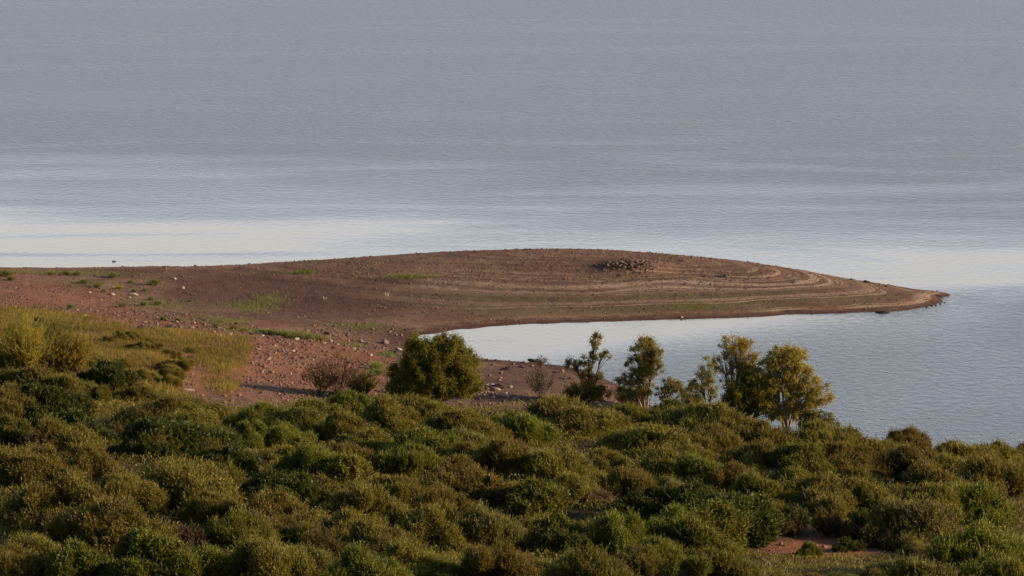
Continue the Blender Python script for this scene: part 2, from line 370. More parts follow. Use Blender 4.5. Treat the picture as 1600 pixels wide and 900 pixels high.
# ------------------------------------------------------------------ ground and water
U, V = project(GX, GY, GZ)
def blobs(lst, soft=1.0):
    r = np.zeros(U.shape)
    n = fbm(GX, GY, .12, 3)*.5
    for u0, v0, ru, rv, a in lst:
        d = np.sqrt(((U-u0)/ru)**2+((V-v0)/rv)**2)+n
        r = np.maximum(r, a*np.clip((1.15-d)/.5, 0, 1))
    return np.where((GY > 560) & (np.abs(GX) < 112), r, 0)
moss = blobs([(950,470,420,20,.9),(1090,478,70,9,1),(1060,487,160,8,.9),(1160,430,40,9,.6),(540,408,90,5,.6),(560,510,55,8,1),(850,488,200,8,.5),(1250,462,60,14,.55),
              (440,426,50,3,.9),(635,433,45,4,.9),(1210,455,40,8,.5),(700,470,90,12,.4),(960,430,120,8,.35),(350,480,90,16,.35),(800,418,60,6,.25)])
dark_red = blobs([(965,414,60,9,.9),(400,455,190,32,.9),(520,480,130,28,.75),(600,440,80,8,.6),(350,500,120,14,.6),(260,430,120,10,.6),(600,520,50,14,.7),(560,535,70,10,.5),(840,590,110,24,.6),(600,560,60,30,.3)])  # dark red ground patches, on the mound and the left basin too
orange = blobs([(60,480,170,36,.8),(300,560,220,60,.8),(480,570,120,50,.8),(1280,855,110,22,1.0),(560,600,90,40,.5),(950,600,60,20,.3),(0,440,120,20,.4)])
pale = blobs([(1200,445,230,42,1.0),(1000,455,250,30,.6),(1380,468,90,24,1.0),(800,440,200,20,.4)])
pale2 = blobs([(1438,468,16,9,.8),(1130,438,60,5,.5),(1000,448,120,4,.35),(1250,440,12,8,.4)])
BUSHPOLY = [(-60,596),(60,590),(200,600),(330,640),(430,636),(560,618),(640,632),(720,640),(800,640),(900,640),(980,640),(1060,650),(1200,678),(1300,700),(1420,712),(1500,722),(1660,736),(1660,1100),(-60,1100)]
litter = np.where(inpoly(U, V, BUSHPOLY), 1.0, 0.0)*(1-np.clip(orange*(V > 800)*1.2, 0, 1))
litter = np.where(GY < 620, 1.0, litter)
nx, ny = GX.shape
idx = np.arange(nx*ny).reshape(nx, ny)
q4 = np.stack([idx[:-1, :-1], idx[1:, :-1], idx[1:, 1:], idx[:-1, 1:]], -1).reshape(-1, 4)
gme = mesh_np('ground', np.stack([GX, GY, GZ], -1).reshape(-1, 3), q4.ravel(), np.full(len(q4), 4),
              dict(moss=moss.ravel(), dark_red=dark_red.ravel(), orange=orange.ravel(), pale=pale.ravel(), pale2=pale2.ravel(), lvl=GS.ravel(), litter=litter.ravel()), True, [ground_mat()])
tag(link('ground', gme), 'reddish brown lakeshore and spit of bare stony soil', 'ground', kind='structure')
wme = mesh_np('water', [(-9000,-300,0),(9000,-300,0),(9000,16000,0),(-9000,16000,0)], [0,1,2,3], [4], None, False, [water_mat()])
tag(link('water', wme), 'calm grey blue lake water with ruffled and glassy streaks', 'water', kind='structure')

# ------------------------------------------------------------------ scattered small stones (uncountable)
def scatter_px(n, dens):
    """random ground points in the survey area kept with probability dens(u, v, x, y, z)"""
    x = rng.uniform(-95, 100, n); y = rng.uniform(690, 975, n); z = hz(x, y); u, v = project(x, y, z)
    k = rng.random(n) < dens(u, v, x, y, z)
    return x[k], y[k], z[k], u[k], v[k]
def dens(u, v, x, y, z):
    d = np.full(u.shape, .20)
    d = np.where((z > 2.0) & (v < 440) & (u > 350), .8, d)
    d = np.where(inpoly(u, v, [(0,445),(150,445),(260,480),(420,512),(640,520),(660,560),(620,640),(450,640),(380,560),(200,500),(0,490)]), .75, d)
    d = np.where(inpoly(u, v, [(690,640),(720,600),(800,600),(860,630),(860,650)]), 1.0, d)
    d = np.where(inpoly(u, v, [(180,430),(330,430),(560,440),(560,500),(260,490)]), .13, d)
    d = np.where(inpoly(u, v, [(745,560),(900,580),(960,605),(880,625),(760,600)]), .10, d)
    d = d*np.clip(1+2.0*fbm(x, y, .15, 3), .15, 2)
    d = np.where(z < .06, 0, d)
    d = np.where(inpoly(u, v, BUSHPOLY) & (v > 650), .02, d)
    return d*(v < 900)*(u > -20)*(u < 1620)
x, y, z, u, v = scatter_px(380000, dens)
keep = y > 700; x, y, z = x[keep], y[keep], z[keep]
xc_ = rng.uniform(20, 60, 9000); yc_ = rng.uniform(590, 680, 9000); zc_ = hz(xc_, yc_); uc_, vc_ = project(xc_, yc_, zc_)      # the clearing too
kc_ = inpoly(uc_, vc_, [(1130,835),(1240,822),(1420,832),(1430,885),(1330,895),(1120,880)]) & (rng.random(9000) < .5)
x, y, z = np.r_[x, xc_[kc_]], np.r_[y, yc_[kc_]], np.r_[z, zc_[kc_]]; n = len(x)
OCT = np.array([[1,0,0],[-1,0,0],[0,1,0],[0,-1,0],[0,0,1],[0,0,-1]], float)
OF = np.array([[0,2,4],[2,1,4],[1,3,4],[3,0,4],[2,0,5],[1,2,5],[3,1,5],[0,3,5]])
sz = np.where(y > 872, np.clip(.045*rng.pareto(2.4, n)+.065, .065, .24), np.clip(.06*rng.pareto(2.3, n)+.06, .06, .38))*.92
vv = OCT[None]*(sz[:, None, None]*rng.uniform(.6, 1.3, (n, 6, 3)))*np.array([1.15, 1.0, .7])
th = rng.uniform(0, 6.28, n); cs, sn = np.cos(th)[:, None], np.sin(th)[:, None]
vx = vv[..., 0]*cs-vv[..., 1]*sn+x[:, None]; vy = vv[..., 0]*sn+vv[..., 1]*cs+y[:, None]; vz = vv[..., 2]+z[:, None]+sz[:, None]*.25
VV = np.stack([vx, vy, vz], -1).reshape(-1, 3)
FF = (OF[None]+6*np.arange(n)[:, None, None]).reshape(-1)
sme = mesh_np('scattered_stones', VV, FF, np.full(n*8, 3), {'tint': np.repeat(rng.beta(1.5, 3.6, n), 6)}, False, [M_scatter])
tag(link('scattered_stones', sme), 'countless small stones littering the red shore and the spit', 'stones', kind='stuff')

# ------------------------------------------------------------------ rocks, one object each
rock_me = []
for k in range(8):
    v3, f3 = ICO3 if k < 3 else ICO2
    sh = rng.uniform(.6, 1.0, 3)*np.array([1.25, 1, .75]); o3 = rng.uniform(0, 50, 3)
    dsp = 1+.35*np.array([N3(a[0]*1.7+o3[0]+a[2], a[1]*1.7+o3[1]-a[2]) for a in v3])
    vv = v3*dsp[:, None]
    for _ in range(5):                                       # chip flat faces
        nn = rng.normal(size=3); nn /= np.linalg.norm(nn); dd = rng.uniform(.55, .8); e = vv@nn-dd; vv = vv-np.outer(np.maximum(e, 0), nn)*.9
    a = []
    for mt in (M_rock, M_pale, M_dark):
        a.append(mesh_np('rock', vv*sh, f3.ravel(), np.full(len(f3), 3), None, False, [mt]))
    rock_me.append(a)
def rock_xyz(x, y, z, s, m, label, group=None, name='rock', stretch=1.0):
    o = link(name, random.choice(rock_me)[m]); o.location = (x, y, z+s*.18); o.scale = (s*stretch, s, s*random.uniform(.75, 1.1)); o.rotation_euler = (random.uniform(-.3, .3), random.uniform(-.3, .3), random.uniform(0, 6.28) if stretch == 1 else 0)
    tag(o, label, 'rock', group); return o
def rock(u, v, s, m, label, group=None, stretch=1.0):
    x, y, z = ground_at(u, v); return rock_xyz(x, y, max(z, 0), s, m, label, group, stretch=stretch)
G = 'pale stones scattered on the upper left shore'
for u, v, s in [(24,450,.25),(140,458,.3),(176,449,.3),(203,466,.25),(158,470,.22),(96,470,.2),(185,478,.25),(230,475,.2)]:
    rock(u, v, s, 1, 'small pale stone lying among the green weeds of the upper left shore', G)
rock(176,461,.42,1,'whitish stone left of a longer pale slab among the upper left weeds')
rock(207,462,.5,1,'long pale slab lying among the green weeds of the upper left shore',stretch=1.6)
rock(285,451,.42,1,'pale stone alone on dark soil right of the bright green weed clump')
rock(272,437,.36,1,'whitish stone near the lake edge right of the bright green weed clump')
rock(20,481,.75,0,'grey brown boulder at the left frame edge just above the grassy slope')
rock(132,495,.6,1,'pale flat rock at the top edge of the grassy slope',stretch=1.3)
rock(88,494,.5,0,'brown flat rock at the top edge of the grassy slope left of the pale one')
for k, (u, v, s, m) in enumerate([(223,513,.8,2),(235,514,.5,2),(267,513,.9,2),(281,512,.6,0),(300,513,.55,0),(324,526,.5,1),(344,525,.5,1),(350,516,.45,1),(358,524,.55,1),(371,538,.7,2),
      (385,532,.45,0),(398,529,.5,2),(405,522,.55,1),(411,525,.4,1),(390,518,.35,1),(420,528,.4,0),(436,535,.5,2),(447,536,.35,0),(463,531,.6,1),(475,536,.4,0),(497,534,.5,0),(517,534,.5,1),(527,539,.45,1),(521,545,.5,2),
      (507,537,.35,1),(540,540,.4,0),(552,546,.4,1),(561,541,.35,0),(334,519,.4,0),(365,530,.3,1),(430,541,.3,1),(545,533,.35,1)]):
    rock(u, v, s*.8, m, ['brown', 'pale', 'dark'][m]+' rock in the stone ridge running below the row of green weeds', ['brown', 'pale', 'dark'][m]+' rocks of the stone ridge')
for (u, v, s, m) in [(458,550,.45,1),(402,547,.45,1),(388,552,.3,0),(419,562,.45,0),(410,581,.45,1),(425,583,.5,0),(436,560,.3,0),(446,570,.35,0),(470,560,.3,0),(480,548,.4,0),(465,575,.3,0),(440,590,.35,0),(489,563,.3,1),(430,552,.3,0),(455,585,.3,1)]:
    rock(u, v, s*.85, m, ['brown', 'pale'][m]+' stone on the open orange soil right of the grassy slope', ['brown', 'pale'][m]+' stones on the orange soil')
rock(277,554,.45,1,'pale stone on the bare patch inside the grassy slope, the upper one')
rock(297,561,.5,2,'dark flat rock on the bare patch inside the grassy slope',stretch=1.4)
rock(292,611,.6,1,'pale slab on bare soil just above the thicket, left end',stretch=1.4)
rock(358,613,.4,0,'brown stone on bare soil just above the thicket, below the grass')
rock(602,537,.75,0,'rounded reddish boulder alone on the bare soil left of the inlet end')
rock(573,536,.42,1,'white stone on the shore left of the rounded reddish boulder')
rock(564,534,.35,1,'small pale stone two steps left of the white shore stone')
for (u, v, s, m) in [(611,550,.6,2),(617,553,.65,2),(623,550,.5,2),(607,553,.4,2)]: rock(u, v, s, m, 'dark rock in the cluster left of the round tree', 'dark rocks left of the round tree')
rock(624,547,.5,1,'pale rock at the right of the dark cluster left of the round tree')
rock(580,556,.4,1,'pale stone on the rubble between the red twiggy bush and the round tree')
for (u, v, s) in [(769,603,.45),(760,603,.3),(777,610,.45),(748,602,.35),(790,616,.35),(762,614,.3),(741,611,.3),(804,622,.3),(771,622,.35),(757,620,.3),(735,618,.3)]:
    rock(u, v, s, 1, 'pale stone on the rubble patch right of the round tree', 'pale stones on the rubble patch')
for (u, v, s) in [(775,604,.6),(783,608,.5),(765,607,.5)]: rock(u, v, s, 2, 'dark slab on the rubble patch right of the round tree', 'dark slabs on the rubble patch', 1.3)
rock(797,606,.45,1,'white stone alone on smooth soil right of the rubble patch')
rock(787,620,.65,1,'largest pale rock at the thicket edge right of the rubble patch',stretch=1.3)
rock(820,567,.4,1,'white stone at the inlet edge left of the bare twiggy shrub')
rock(833,566,.55,2,'dark rock at the inlet edge touching the bare twiggy shrub',stretch=1.5)
rock(787,578,.55,2,'dark flat rock on the red slope below the inlet',stretch=1.6)
rock(769,571,.35,2,'small dark rock on the red slope just below the inlet edge')
for (u, v, s) in [(868,583,.5),(877,592,.4),(881,594,.4),(865,588,.3),(891,592,.3)]: rock(u, v, s, 2, 'dark rock on the red slope left of the small sparse tree', 'dark rocks left of the small sparse tree')
rock(1133,432.5,.42,2,'small dark rock on the pale band right of the stone mound')
rock(1239,442,.36,2,'small dark rock on the pale curved band near the end of the spit')
rock(1065,503-6,.3,1,'pale stone at the inner waterline of the spit')
x, y, z = ground_at(1381, 486.5)
for dx, s, st in ((0, .42, 2.6),): rock_xyz(x, y-1.2, -.02, s, 2, 'long black rock lying in the water off the inner shore of the spit', None, stretch=st)
rock_xyz(x-1.15, y-.9, 0, .3, 2, 'small black rock at the left end of the long black rock in the water')
x, y = world_at(1466, 464.5, 0); rock_xyz(x, y, .05, .35, 2, 'long black rock at the very tip of the spit', None, stretch=2.2)
x, y = world_at(1476, 472.5, 0); rock_xyz(x, y, 0, .16, 2, 'tiny black rock in the water off the tip of the spit')
for (u, v) in [(1448,480),(1456,478),(1462,477),(1469,475),(1472,471)]:
    x, y = world_at(u, v, 0); rock_xyz(x, y, 0, .2, 2, 'small dark stone at the waterline around the tip of the spit', 'dark stones around the tip of the spit')
for (u, s) in [(560,.25),(655,.3),(735,.2),(822,.4),(829,.35),(870,.25),(1110,.25),(1330,.3),(1352,.45),(1358,.35),(1385,.35),(255,.3),(262,.25),(305,.3),(390,.25)]:
    vv0 = np.interp(u, [c[0] for c in crest], [c[1] for c in crest])+1.2
    x, y, z = ground_at(u, vv0); rock_xyz(x, y, z, s, 2, 'dark stone on the skyline crest of the spit against the water', 'dark stones along the crest of the spit')
# the mound of stones
for k in range(170):
    a = random.uniform(0, 6.28); r = random.random()**.7; x = mx-.4+6.2*r*math.cos(a); y = my-1.4+3.6*r*math.sin(a)
    s = random.uniform(.13, .34)*(1.1 if r < .6 else .7)
    z = float(hz(x, y))
    m = 1 if random.random() < .06 else (2 if random.random() < .5 else 0)
    rock_xyz(x, y, z-.04+random.uniform(0, .08), s, m, ['brown', 'pale', 'dark'][m]+' stone heaped on the low mound near the crest of the spit', 'stones heaped on the mound', )

# ------------------------------------------------------------------ grass and weeds
def blades(x, y, z, hgt, wid, lean=.35):
    n = len(x); d = np.c_[rng.normal(0, lean, n), rng.normal(0, lean, n), np.ones(n)]; d /= np.linalg.norm(d, axis=1)[:, None]
    return np.c_[x, y, z], d, hgt*rng.uniform(.5, 1.15, n), wid
a = Acc()
GR = [(-40,485),(60,490),(150,508),(260,522),(360,534),(398,548),(385,570),(404,612),(350,618),(318,575),(270,548),(262,560),(288,600),(270,640),(120,660),(-40,660)]
n = 520000; x = rng.uniform(-96, -38, n); y = rng.uniform(690, 890, n); z = hz(x, y); u, v = project(x, y, z)
g = inpoly(u+rng.normal(0, 17, n)+60*fbm(x, y, .25, 3), v+rng.normal(0, 5.5, n)+16*fbm(x+40, y, .25, 3), GR) & (rng.random(n) < np.clip(.8+1.7*fbm(x, y, .16, 4), .08, 1))
bare = inpoly(u+rng.normal(0, 3, n), v+rng.normal(0, 2, n), [(255,545),(300,548),(330,590),(350,618),(270,618),(268,580)])
g &= ~(bare & (rng.random(n) < .85))
x, y, z = x[g], y[g], z[g]
big = np.clip(.5+1.4*fbm(x+9, y, .08, 3), 0, 1)
p, d, L, wd = blades(x, y, z, .55+.65*big, .075)
a.leaves(p, d, L, wd, np.clip(big*.7+rng.normal(.12, .2, len(x)), 0, 1))
tag(link('slope_grass', a.mesh('slope_grass', [M_grass])), 'tall yellow green grass covering the slope at the left', 'grass', kind='stuff')
a = Acc()
for (u0, v0, ru, rv, nn, hh) in [(420,472,26,8,800,.7),(395,484,40,7,500,.6),(350,502,44,7,900,.6),(635,433,36,2.2,1300,.5),(475,426,16,1.3,800,.4),(560,510,36,5,1200,.25),(1080,479,40,4,1500,.2),
      (440,521,70,3.5,1700,.6),(380,478,30,8,700,.5),(250,478,60,14,1200,.45),(100,428,110,4,1800,.5),(150,445,70,8,900,.4),(590,577,12,10,900,.6),(610,555,16,5,500,.5),(550,540,20,3,500,.4)]:
    x0 = rng.normal(u0, ru*.6, nn); y0 = rng.normal(v0, rv*.6, nn)
    zz = float(ground_at(u0, v0)[2]); X, Y = world_at(x0, y0, zz); Zg = hz(X, Y); k = Zg > .08
    p, d, L, wd = blades(X[k], Y[k], Zg[k], hh, .05); a.leaves(p, d, L, wd, rng.beta(2, 2, k.sum()))
tag(link('shore_grass', a.mesh('shore_grass', [M_weed])), 'thin fresh green grass sprouting in patches on the bare shore', 'grass', kind='stuff')
weed_me = []
for k in range(4):
    a = Acc(); n = 210; th = rng.uniform(0, 6.28, n); r = .42*rng.random(n)
    p = np.c_[r*np.cos(th), r*np.sin(th), np.zeros(n)]; d = np.c_[p[:, 0]*1.1, p[:, 1]*1.1, np.ones(n)]+rng.normal(0, .25, (n, 3)); d /= np.linalg.norm(d, axis=1)[:, None]
    a.leaves(p, d, rng.uniform(.35, 1.0, n), .06, rng.beta(2, 2, n))
    q_ = p+d*rng.uniform(.3, .8, (n, 1)); a.leaves(q_, rng.normal(size=(n, 3))*.6, .16, .06, rng.beta(2, 2, n))
    me = a.mesh('weed', [M_weed]); me2 = me.copy(); me2.materials[0] = M_yweed; weed_me.append((me, me2))
def weed(u, v, s, label, group=None, yel=0, wide=1.0):
    x, y, z = ground_at(u, v); o = link('weed_clump', random.choice(weed_me)[yel]); o.location = (x, y, z-.03); o.scale = (s*wide, s, s*.9); o.rotation_euler.z = random.uniform(0, 6.28) if wide == 1 else 0
    tag(o, label, 'weed', group)
for (u, v, s) in [(177,434,1.2),(103,430,1.0),(120,431,1.1),(79,430,.8),(132,443,1.0),(152,450,1.1),(204,443,.8),(209,457,.8),(226,456,.8),(191,480,1.0),(225,478,1.1),(248,478,1.2),(236,470,.8),(255,501,1.0),(279,503,1.0),(111,482,1.0),(297,472,.7),(18,438,1.0),(162,457,.8)]:
    weed(u, v, s, 'loose green weed clump on the stony upper left shore', 'green weeds on the upper left shore')
weed(241,446,1.35,'brightest and fullest green weed clump on the upper left shore',wide=1.3)
weed(187,452,.85,'small yellow flowering weed clump on the upper left shore',yel=1)
weed(8,432,1.4,'wide green weed clump at the left frame edge by the lake',wide=1.5)
for (u, v, s) in [(338,512,.9),(365,515,1.0),(380,518,.8),(422,523,1.2),(432,524,1.0),(446,526,1.2),(466,529,1.3),(483,530,1.1),(500,533,1.0),(455,529,1.0),(410,521,.9)]:
    weed(u, v, s, 'fresh green weed in the row along the top of the stone ridge', 'green weeds along the stone ridge')
for (u, v, s) in [(586,577,1.3),(591,586,1.2),(580,590,1.0)]: weed(u, v, s, 'green weed on the rubble between the red twiggy bush and the round tree', 'green weeds left of the round tree')

# ------------------------------------------------------------------ bushes
def make_bush(style, seed):
    """nominal 8 m wide, 3.6 m tall, an irregular heap of leafy heads of very different size"""
    global rng
    rs = rng; rng = np.random.default_rng(seed)
    a = Acc(); lobes = []
    off = rng.normal(0, .9, 2); sx1, sy1 = rng.uniform(.8, 1.15, 2); hi = rng.uniform(.75, 1.2)
    for k in range({'round': 26, 'open': 20, 'leafy': 24}[style]):
        th = rng.uniform(0, 6.28); rho = math.sqrt(rng.random())*1.05
        rr = float(np.clip(rng.lognormal(math.log(.95), .38), .5, 1.9))*(1.05-.25*rho)
        cx, cy = 3.1*rho*math.cos(th)*sx1, 3.1*rho*math.sin(th)*sy1
        e = math.hypot((cx-off[0])/3.8, (cy-off[1])/3.8)
        dome = 3.6*hi*max(.25, 1-e**1.6)
        lobes.append((np.array([cx, cy, max(dome*rng.uniform(.62, 1.02)-rr*.55, .4)]), rr))
        if rng.random() < .5: lobes.append((np.array([cx*1.05, cy*1.05, rr*.5]), rr*.9))
    LC = np.array([l[0] for l in lobes]); LR = np.array([l[1] for l in lobes])
    a.blob((0, 0, .5), (2.2*sx1, 2.2*sy1, .8), .2, 1, .2)  # solid dark base core, added to block light through the bush
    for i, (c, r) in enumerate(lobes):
        a.blob(c-np.array([0, 0, .1*r]), np.array([r, r, r*.95])*.50, .2, 1, .2)  # solid dark core in each head, added to block light through the leaves
        n = int(2500*r**2*(.6 if style == 'leafy' else 1))
        dr = rng.normal(size=(n, 3)); dr[:, 2] += .45; dr /= np.linalg.norm(dr, axis=1)[:, None]
        lump = np.array(N3(dr[:, 0]*2.3+i*7.1+dr[:, 2]*1.3, dr[:, 1]*2.3+i*3.3)); l2 = np.array(N1(dr[:, 0]*6+i*5.1, dr[:, 1]*6+dr[:, 2]*4))
        rad = r*(.84+.45*lump+.28*l2)*(1-.35*rng.random(n)**2.5)
        p = c+dr*rad[:, None]
        dist = np.linalg.norm(p[:, None]-LC[None], axis=2)/LR[None]; dist[:, i] = 9
        ok = (dist.min(1) > .62) & (p[:, 2] > .0)
        p, dr2, rr2 = p[ok], dr[ok], lump[ok]; n = len(p)
        if n < 5: continue
        tone = rng.normal(0, .13)
        if style in ('round', 'open'):
            d = dr2*.55+np.array([0, 0, .85])+rng.normal(0, .33, (n, 3))
            Lf, Wf = rng.uniform(.16, .38, n), .07
        else:
            d = dr2*.5+np.array([0, 0, .1])+rng.normal(0, .6, (n, 3)); Lf, Wf = rng.uniform(.24, .46, n), rng.uniform(.14, .26, n)
        d /= np.linalg.norm(d, axis=1)[:, None]
        a.leaves(p, d, Lf, Wf, np.clip(.42+tone+rng.normal(0, .15, n), 0, 1))
        m_ = int(n*(.04 if style == 'leafy' else .07 if style == 'round' else .11)); kk = rng.integers(0, n, m_)       # young shoots
        d = dr2[kk]*.5+np.array([0, 0, .9])+rng.normal(0, .25, (m_, 3)); d /= np.linalg.norm(d, axis=1)[:, None]
        pp = p[kk]; LL = rng.uniform(.3, .9, m_)
        a.leaves(pp, d, LL, .05, np.clip(rng.normal(.65, .2, m_), 0, 1))
        for s_ in (.45, .7, .95): a.leaves(pp+d*LL[:, None]*s_, d*.5+rng.normal(0, .5, (m_, 3)), .18, .06, np.clip(rng.normal(.62, .2, m_), 0, 1))
    for k in range(7):
        th = rng.uniform(0, 6.28); e = np.array([2.4*math.cos(th), 2.4*math.sin(th), rng.uniform(1.8, 3.4)])
        a.tube([(0, 0, -.4), e*.5+np.array([0, 0, .3]), e], [.14, .09, .03], 5, .3, 1)
    rng = rs
    return a
bush_me = {}
for style, mats_ in (('round', ('olive', 'greygreen', 'green', 'brown')), ('open', ('olive', 'greygreen', 'green', 'yellow')), ('leafy', ('green', 'darkgreen', 'olive'))):
    for s in range(6 if style == 'round' else 5):
        a = make_bush(style, 100+s*13+len(style)); base = None
        for mn in mats_:
            lm = globals()['M_'+mn]
            if base is None: base = a.mesh('bush', [lm, M_stem_core]); me = base
            else: me = base.copy(); me.materials[0] = lm
            bush_me.setdefault((style, mn), []).append(me)
TONE = {'yellow': 'yellow olive', 'olive': 'olive brown', 'greygreen': 'grey green', 'green': 'bright green', 'darkgreen': 'dark green', 'brown': 'dry reddish brown'}
# traced from the photograph: u, v of the top, width in px, style/tone letters
T = """8 603 60 ro;72 600 85 ld;118 632 105 ld;8 650 60 lg;105 657 90 oo;270 655 110 ld;225 668 80 ld;287 627 80 oo;236 624 80 oo;283 708 150 oo;44 690 90 oo;118 728 65 lg;
85 745 125 oo;190 790 115 oo;240 845 125 lg;50 827 95 oo;385 662 62 og;340 657 60 og;445 657 60 rg;470 630 75 rg;400 628 65 rg;425 730 95 ld;372 800 75 og;465 858 100 oe;450 775 115 oo;
552 608 62 rg;645 614 90 rg;600 625 85 ro;672 628 60 ro;552 642 60 ro;500 622 70 rg;862 615 90 ro;905 628 85 ro;815 640 80 rg;980 626 60 rg;1037 622 65 rg;950 640 45 ro;1020 658 110 ro;580 662 80 ro;
655 663 80 rg;733 672 60 re;775 684 75 ro;632 692 62 rg;700 712 80 ro;880 698 95 ro;838 716 60 rg;935 700 60 ro;1042 693 85 ro;550 710 80 lo;625 738 85 ro;760 731 90 lo;825 750 75 lg;885 738 80 ro;
945 760 62 rb;970 728 72 ro;1035 745 60 re;763 788 95 re;885 800 75 lg;870 815 90 ld;965 808 100 og;1010 838 90 rg;1037 798 75 og;598 815 92 oo;680 798 85 oo;715 880 65 ld;
1104 628 85 ro;1148 640 70 ro;1200 656 62 ro;1262 658 75 ro;1322 672 65 ro;1360 682 62 rg;1418 668 80 ro;1390 684 60 ro;1516 683 90 ro;1562 688 60 ro;1600 690 50 ro;1100 662 80 ro;1070 692 65 ro;1090 712 80 rg;
1140 722 60 ro;1180 690 85 ro;1235 694 80 rg;1300 692 85 ro;1345 700 80 ro;1425 698 75 ro;1485 706 70 ro;1540 712 95 ro;1595 722 70 ro;1455 728 90 ro;1322 720 52 ld;1365 740 82 ld;1265 742 95 ro;1325 748 80 ro;1188 745 68 rg;
1430 752 80 ro;1530 752 112 rg;1390 770 70 ro;1435 783 135 re;1543 812 125 rg;1010 758 95 ld;1075 752 110 ld;1140 765 110 ld;1180 790 70 lg;1100 785 90 lg;1085 815 95 rg;1120 858 90 og;1458 860 120 re;
1400 868 70 re;1560 862 90 rg;160 562 84 ld;520 690 80 ro;480 700 70 og;560 760 90 oo;520 800 90 oo;330 770 80 oo;400 850 100 oo;300 870 90 og;580 865 95 og;
650 850 90 oo;790 850 100 oo;850 872 80 og;930 872 90 og;140 700 70 oo;180 745 80 oo;20 770 80 og;10 860 80 oo;120 870 90 lg;340 720 70 lg;490 745 80 lo;700 760 80 ro;720 690 70 ro;
350 690 80 ld;455 690 60 lo;430 800 80 oo;735 638 75 ro;790 646 70 rg"""
ST = {'r': 'round', 'o': 'open', 'l': 'leafy'}; TN = {'y': 'yellow', 'o': 'olive', 'g': 'green', 'e': 'greygreen', 'd': 'darkgreen', 'b': 'brown'}
special = {'283 708': 'largest rounded olive brown bush in front of dark green clumps, lower left',
 '160 562': 'tall dark bush at the foot of the grassy slope above the thicket',
 '1435 783': 'large domed grey green bush right of the orange clearing',
 '1543 812': 'wide rounded green bush at the right frame edge beside the domed grey green one',
 '1458 860': 'low grey green bush at the bottom right below the large domed one',
 '240 845': 'bright green leafy bush at the bottom edge, lower left',
 '862 615': 'tallest billowing olive brown mound of the far thicket edge, left half',
 '945 760': 'dry reddish brown bush left of the dark green leafy mass in the thicket middle',
 '465 858': 'grey green feathery bush at the bottom edge left of centre',
 '1365 740': 'dark green leafy bush between rounded olive bushes above the domed grey green one',
 '1322 720': 'small dark green leafy bush tucked under olive bushes right of the golden tree',
 '825 750': 'bright green leafy bush at the very centre of the thicket',
 '8 603': 'rounded yellowish olive bush at the left frame edge above the dark green clumps'}
placed = []
def where(u, v):
    col = 'below grassy slope' if u < 400 else 'below round tree' if u < 780 else 'below sparse trees' if u < 1080 else 'below golden tree' if u < 1300 else 'right of golden tree'
    row = 'in thicket far edge' if v < 690 else 'in thicket middle' if v < 790 else 'in thicket near edge'
    return row+' '+col
def put_bush(x, y, z, wm, hm, style, tn, label=None, u=0, v=0):
    stl = style
    if (stl, tn) not in bush_me: stl = 'open' if (('open', tn) in bush_me) else 'leafy' if ('leafy', tn) in bush_me else 'round'
    o = link('bush', random.choice(bush_me[(stl, tn)])); o.location = (x, y, z-.1); s = wm/8.0
    o.scale = (s, s*random.uniform(.9, 1.1), hm/3.6); o.rotation_euler = (random.uniform(-.14, .14), random.uniform(-.14, .14), random.uniform(0, 6.28))
    placed.append((x, y, wm))
    if label: tag(o, label, 'bush')
    else:
        size = 'small' if wm < 7 else 'large'
        w_ = where(u, v); lb = f'{size} {TONE[tn]} {"leafy" if stl == "leafy" else "rounded" if stl == "round" else "feathery"} bush {w_}'
        tag(o, lb, 'bush', f'{size} {TONE[tn]} {"leafy" if stl == "leafy" else "rounded" if stl == "round" else "feathery"} bushes {w_}')
    return o
for row in T.replace('\n', '').split(';'):
    f = row.split(); u, v, wp = map(float, f[:3]); st_, tn = ST[f[3][0]], TN[f[3][1]]
    scale = 0.078*1.12
    wm = wp*scale; hm = min(max(.50*wm, 2.6), 5.2)
    x, y, z = ground_at(u, v, hm)
    sc = y/math.cos(PITCH)/FPX; wm = wp*sc*1.60*random.uniform(.85, 1.25); hm = min(max(.42*wm, 2.6), 7.0)*(random.uniform(.85, 1.2) if v > 710 else 1); hm = min(hm, 4.6) if v < 700 else hm
    x, y, z = ground_at(u, v, hm)
    put_bush(x, y, z, wm, hm, st_, tn, special.get(f[0]+' '+f[1]), u, v)
CLEAR = [(1150,842),(1240,836),(1340,842),(1400,850),(1400,868),(1330,872),(1200,868),(1150,856)]
for (u, v, wp, st_, tn, h_) in [(205,600,60,'open','olive',2.6),(245,606,60,'open','olive',2.4),(180,592,50,'open','greygreen',2.2),(62,578,55,'open','olive',2.8),(20,572,60,'open','green',2.6),(120,585,60,'open','olive',3.0),
      (140,560,46,'open','olive',2.2),(222,578,40,'open','olive',1.7),(300,618,50,'open','olive',2.0),(330,628,50,'open','olive',1.9),(152,600,50,'open','green',2.6),(60,560,50,'open','olive',2.4)]:
    x, y, z = ground_at(u, v, h_); put_bush(x, y, z, wp*y/FPX*1.3, h_, st_, tn, 'loose olive bush blending into the grass at the foot of the left slope')['group'] = 'loose bushes at the foot of the left slope'
SL = [(-20,500),(60,505),(150,520),(250,535),(330,548),(300,560),(285,600),(270,625),(180,600),(120,575),(-20,590)]
k = 0
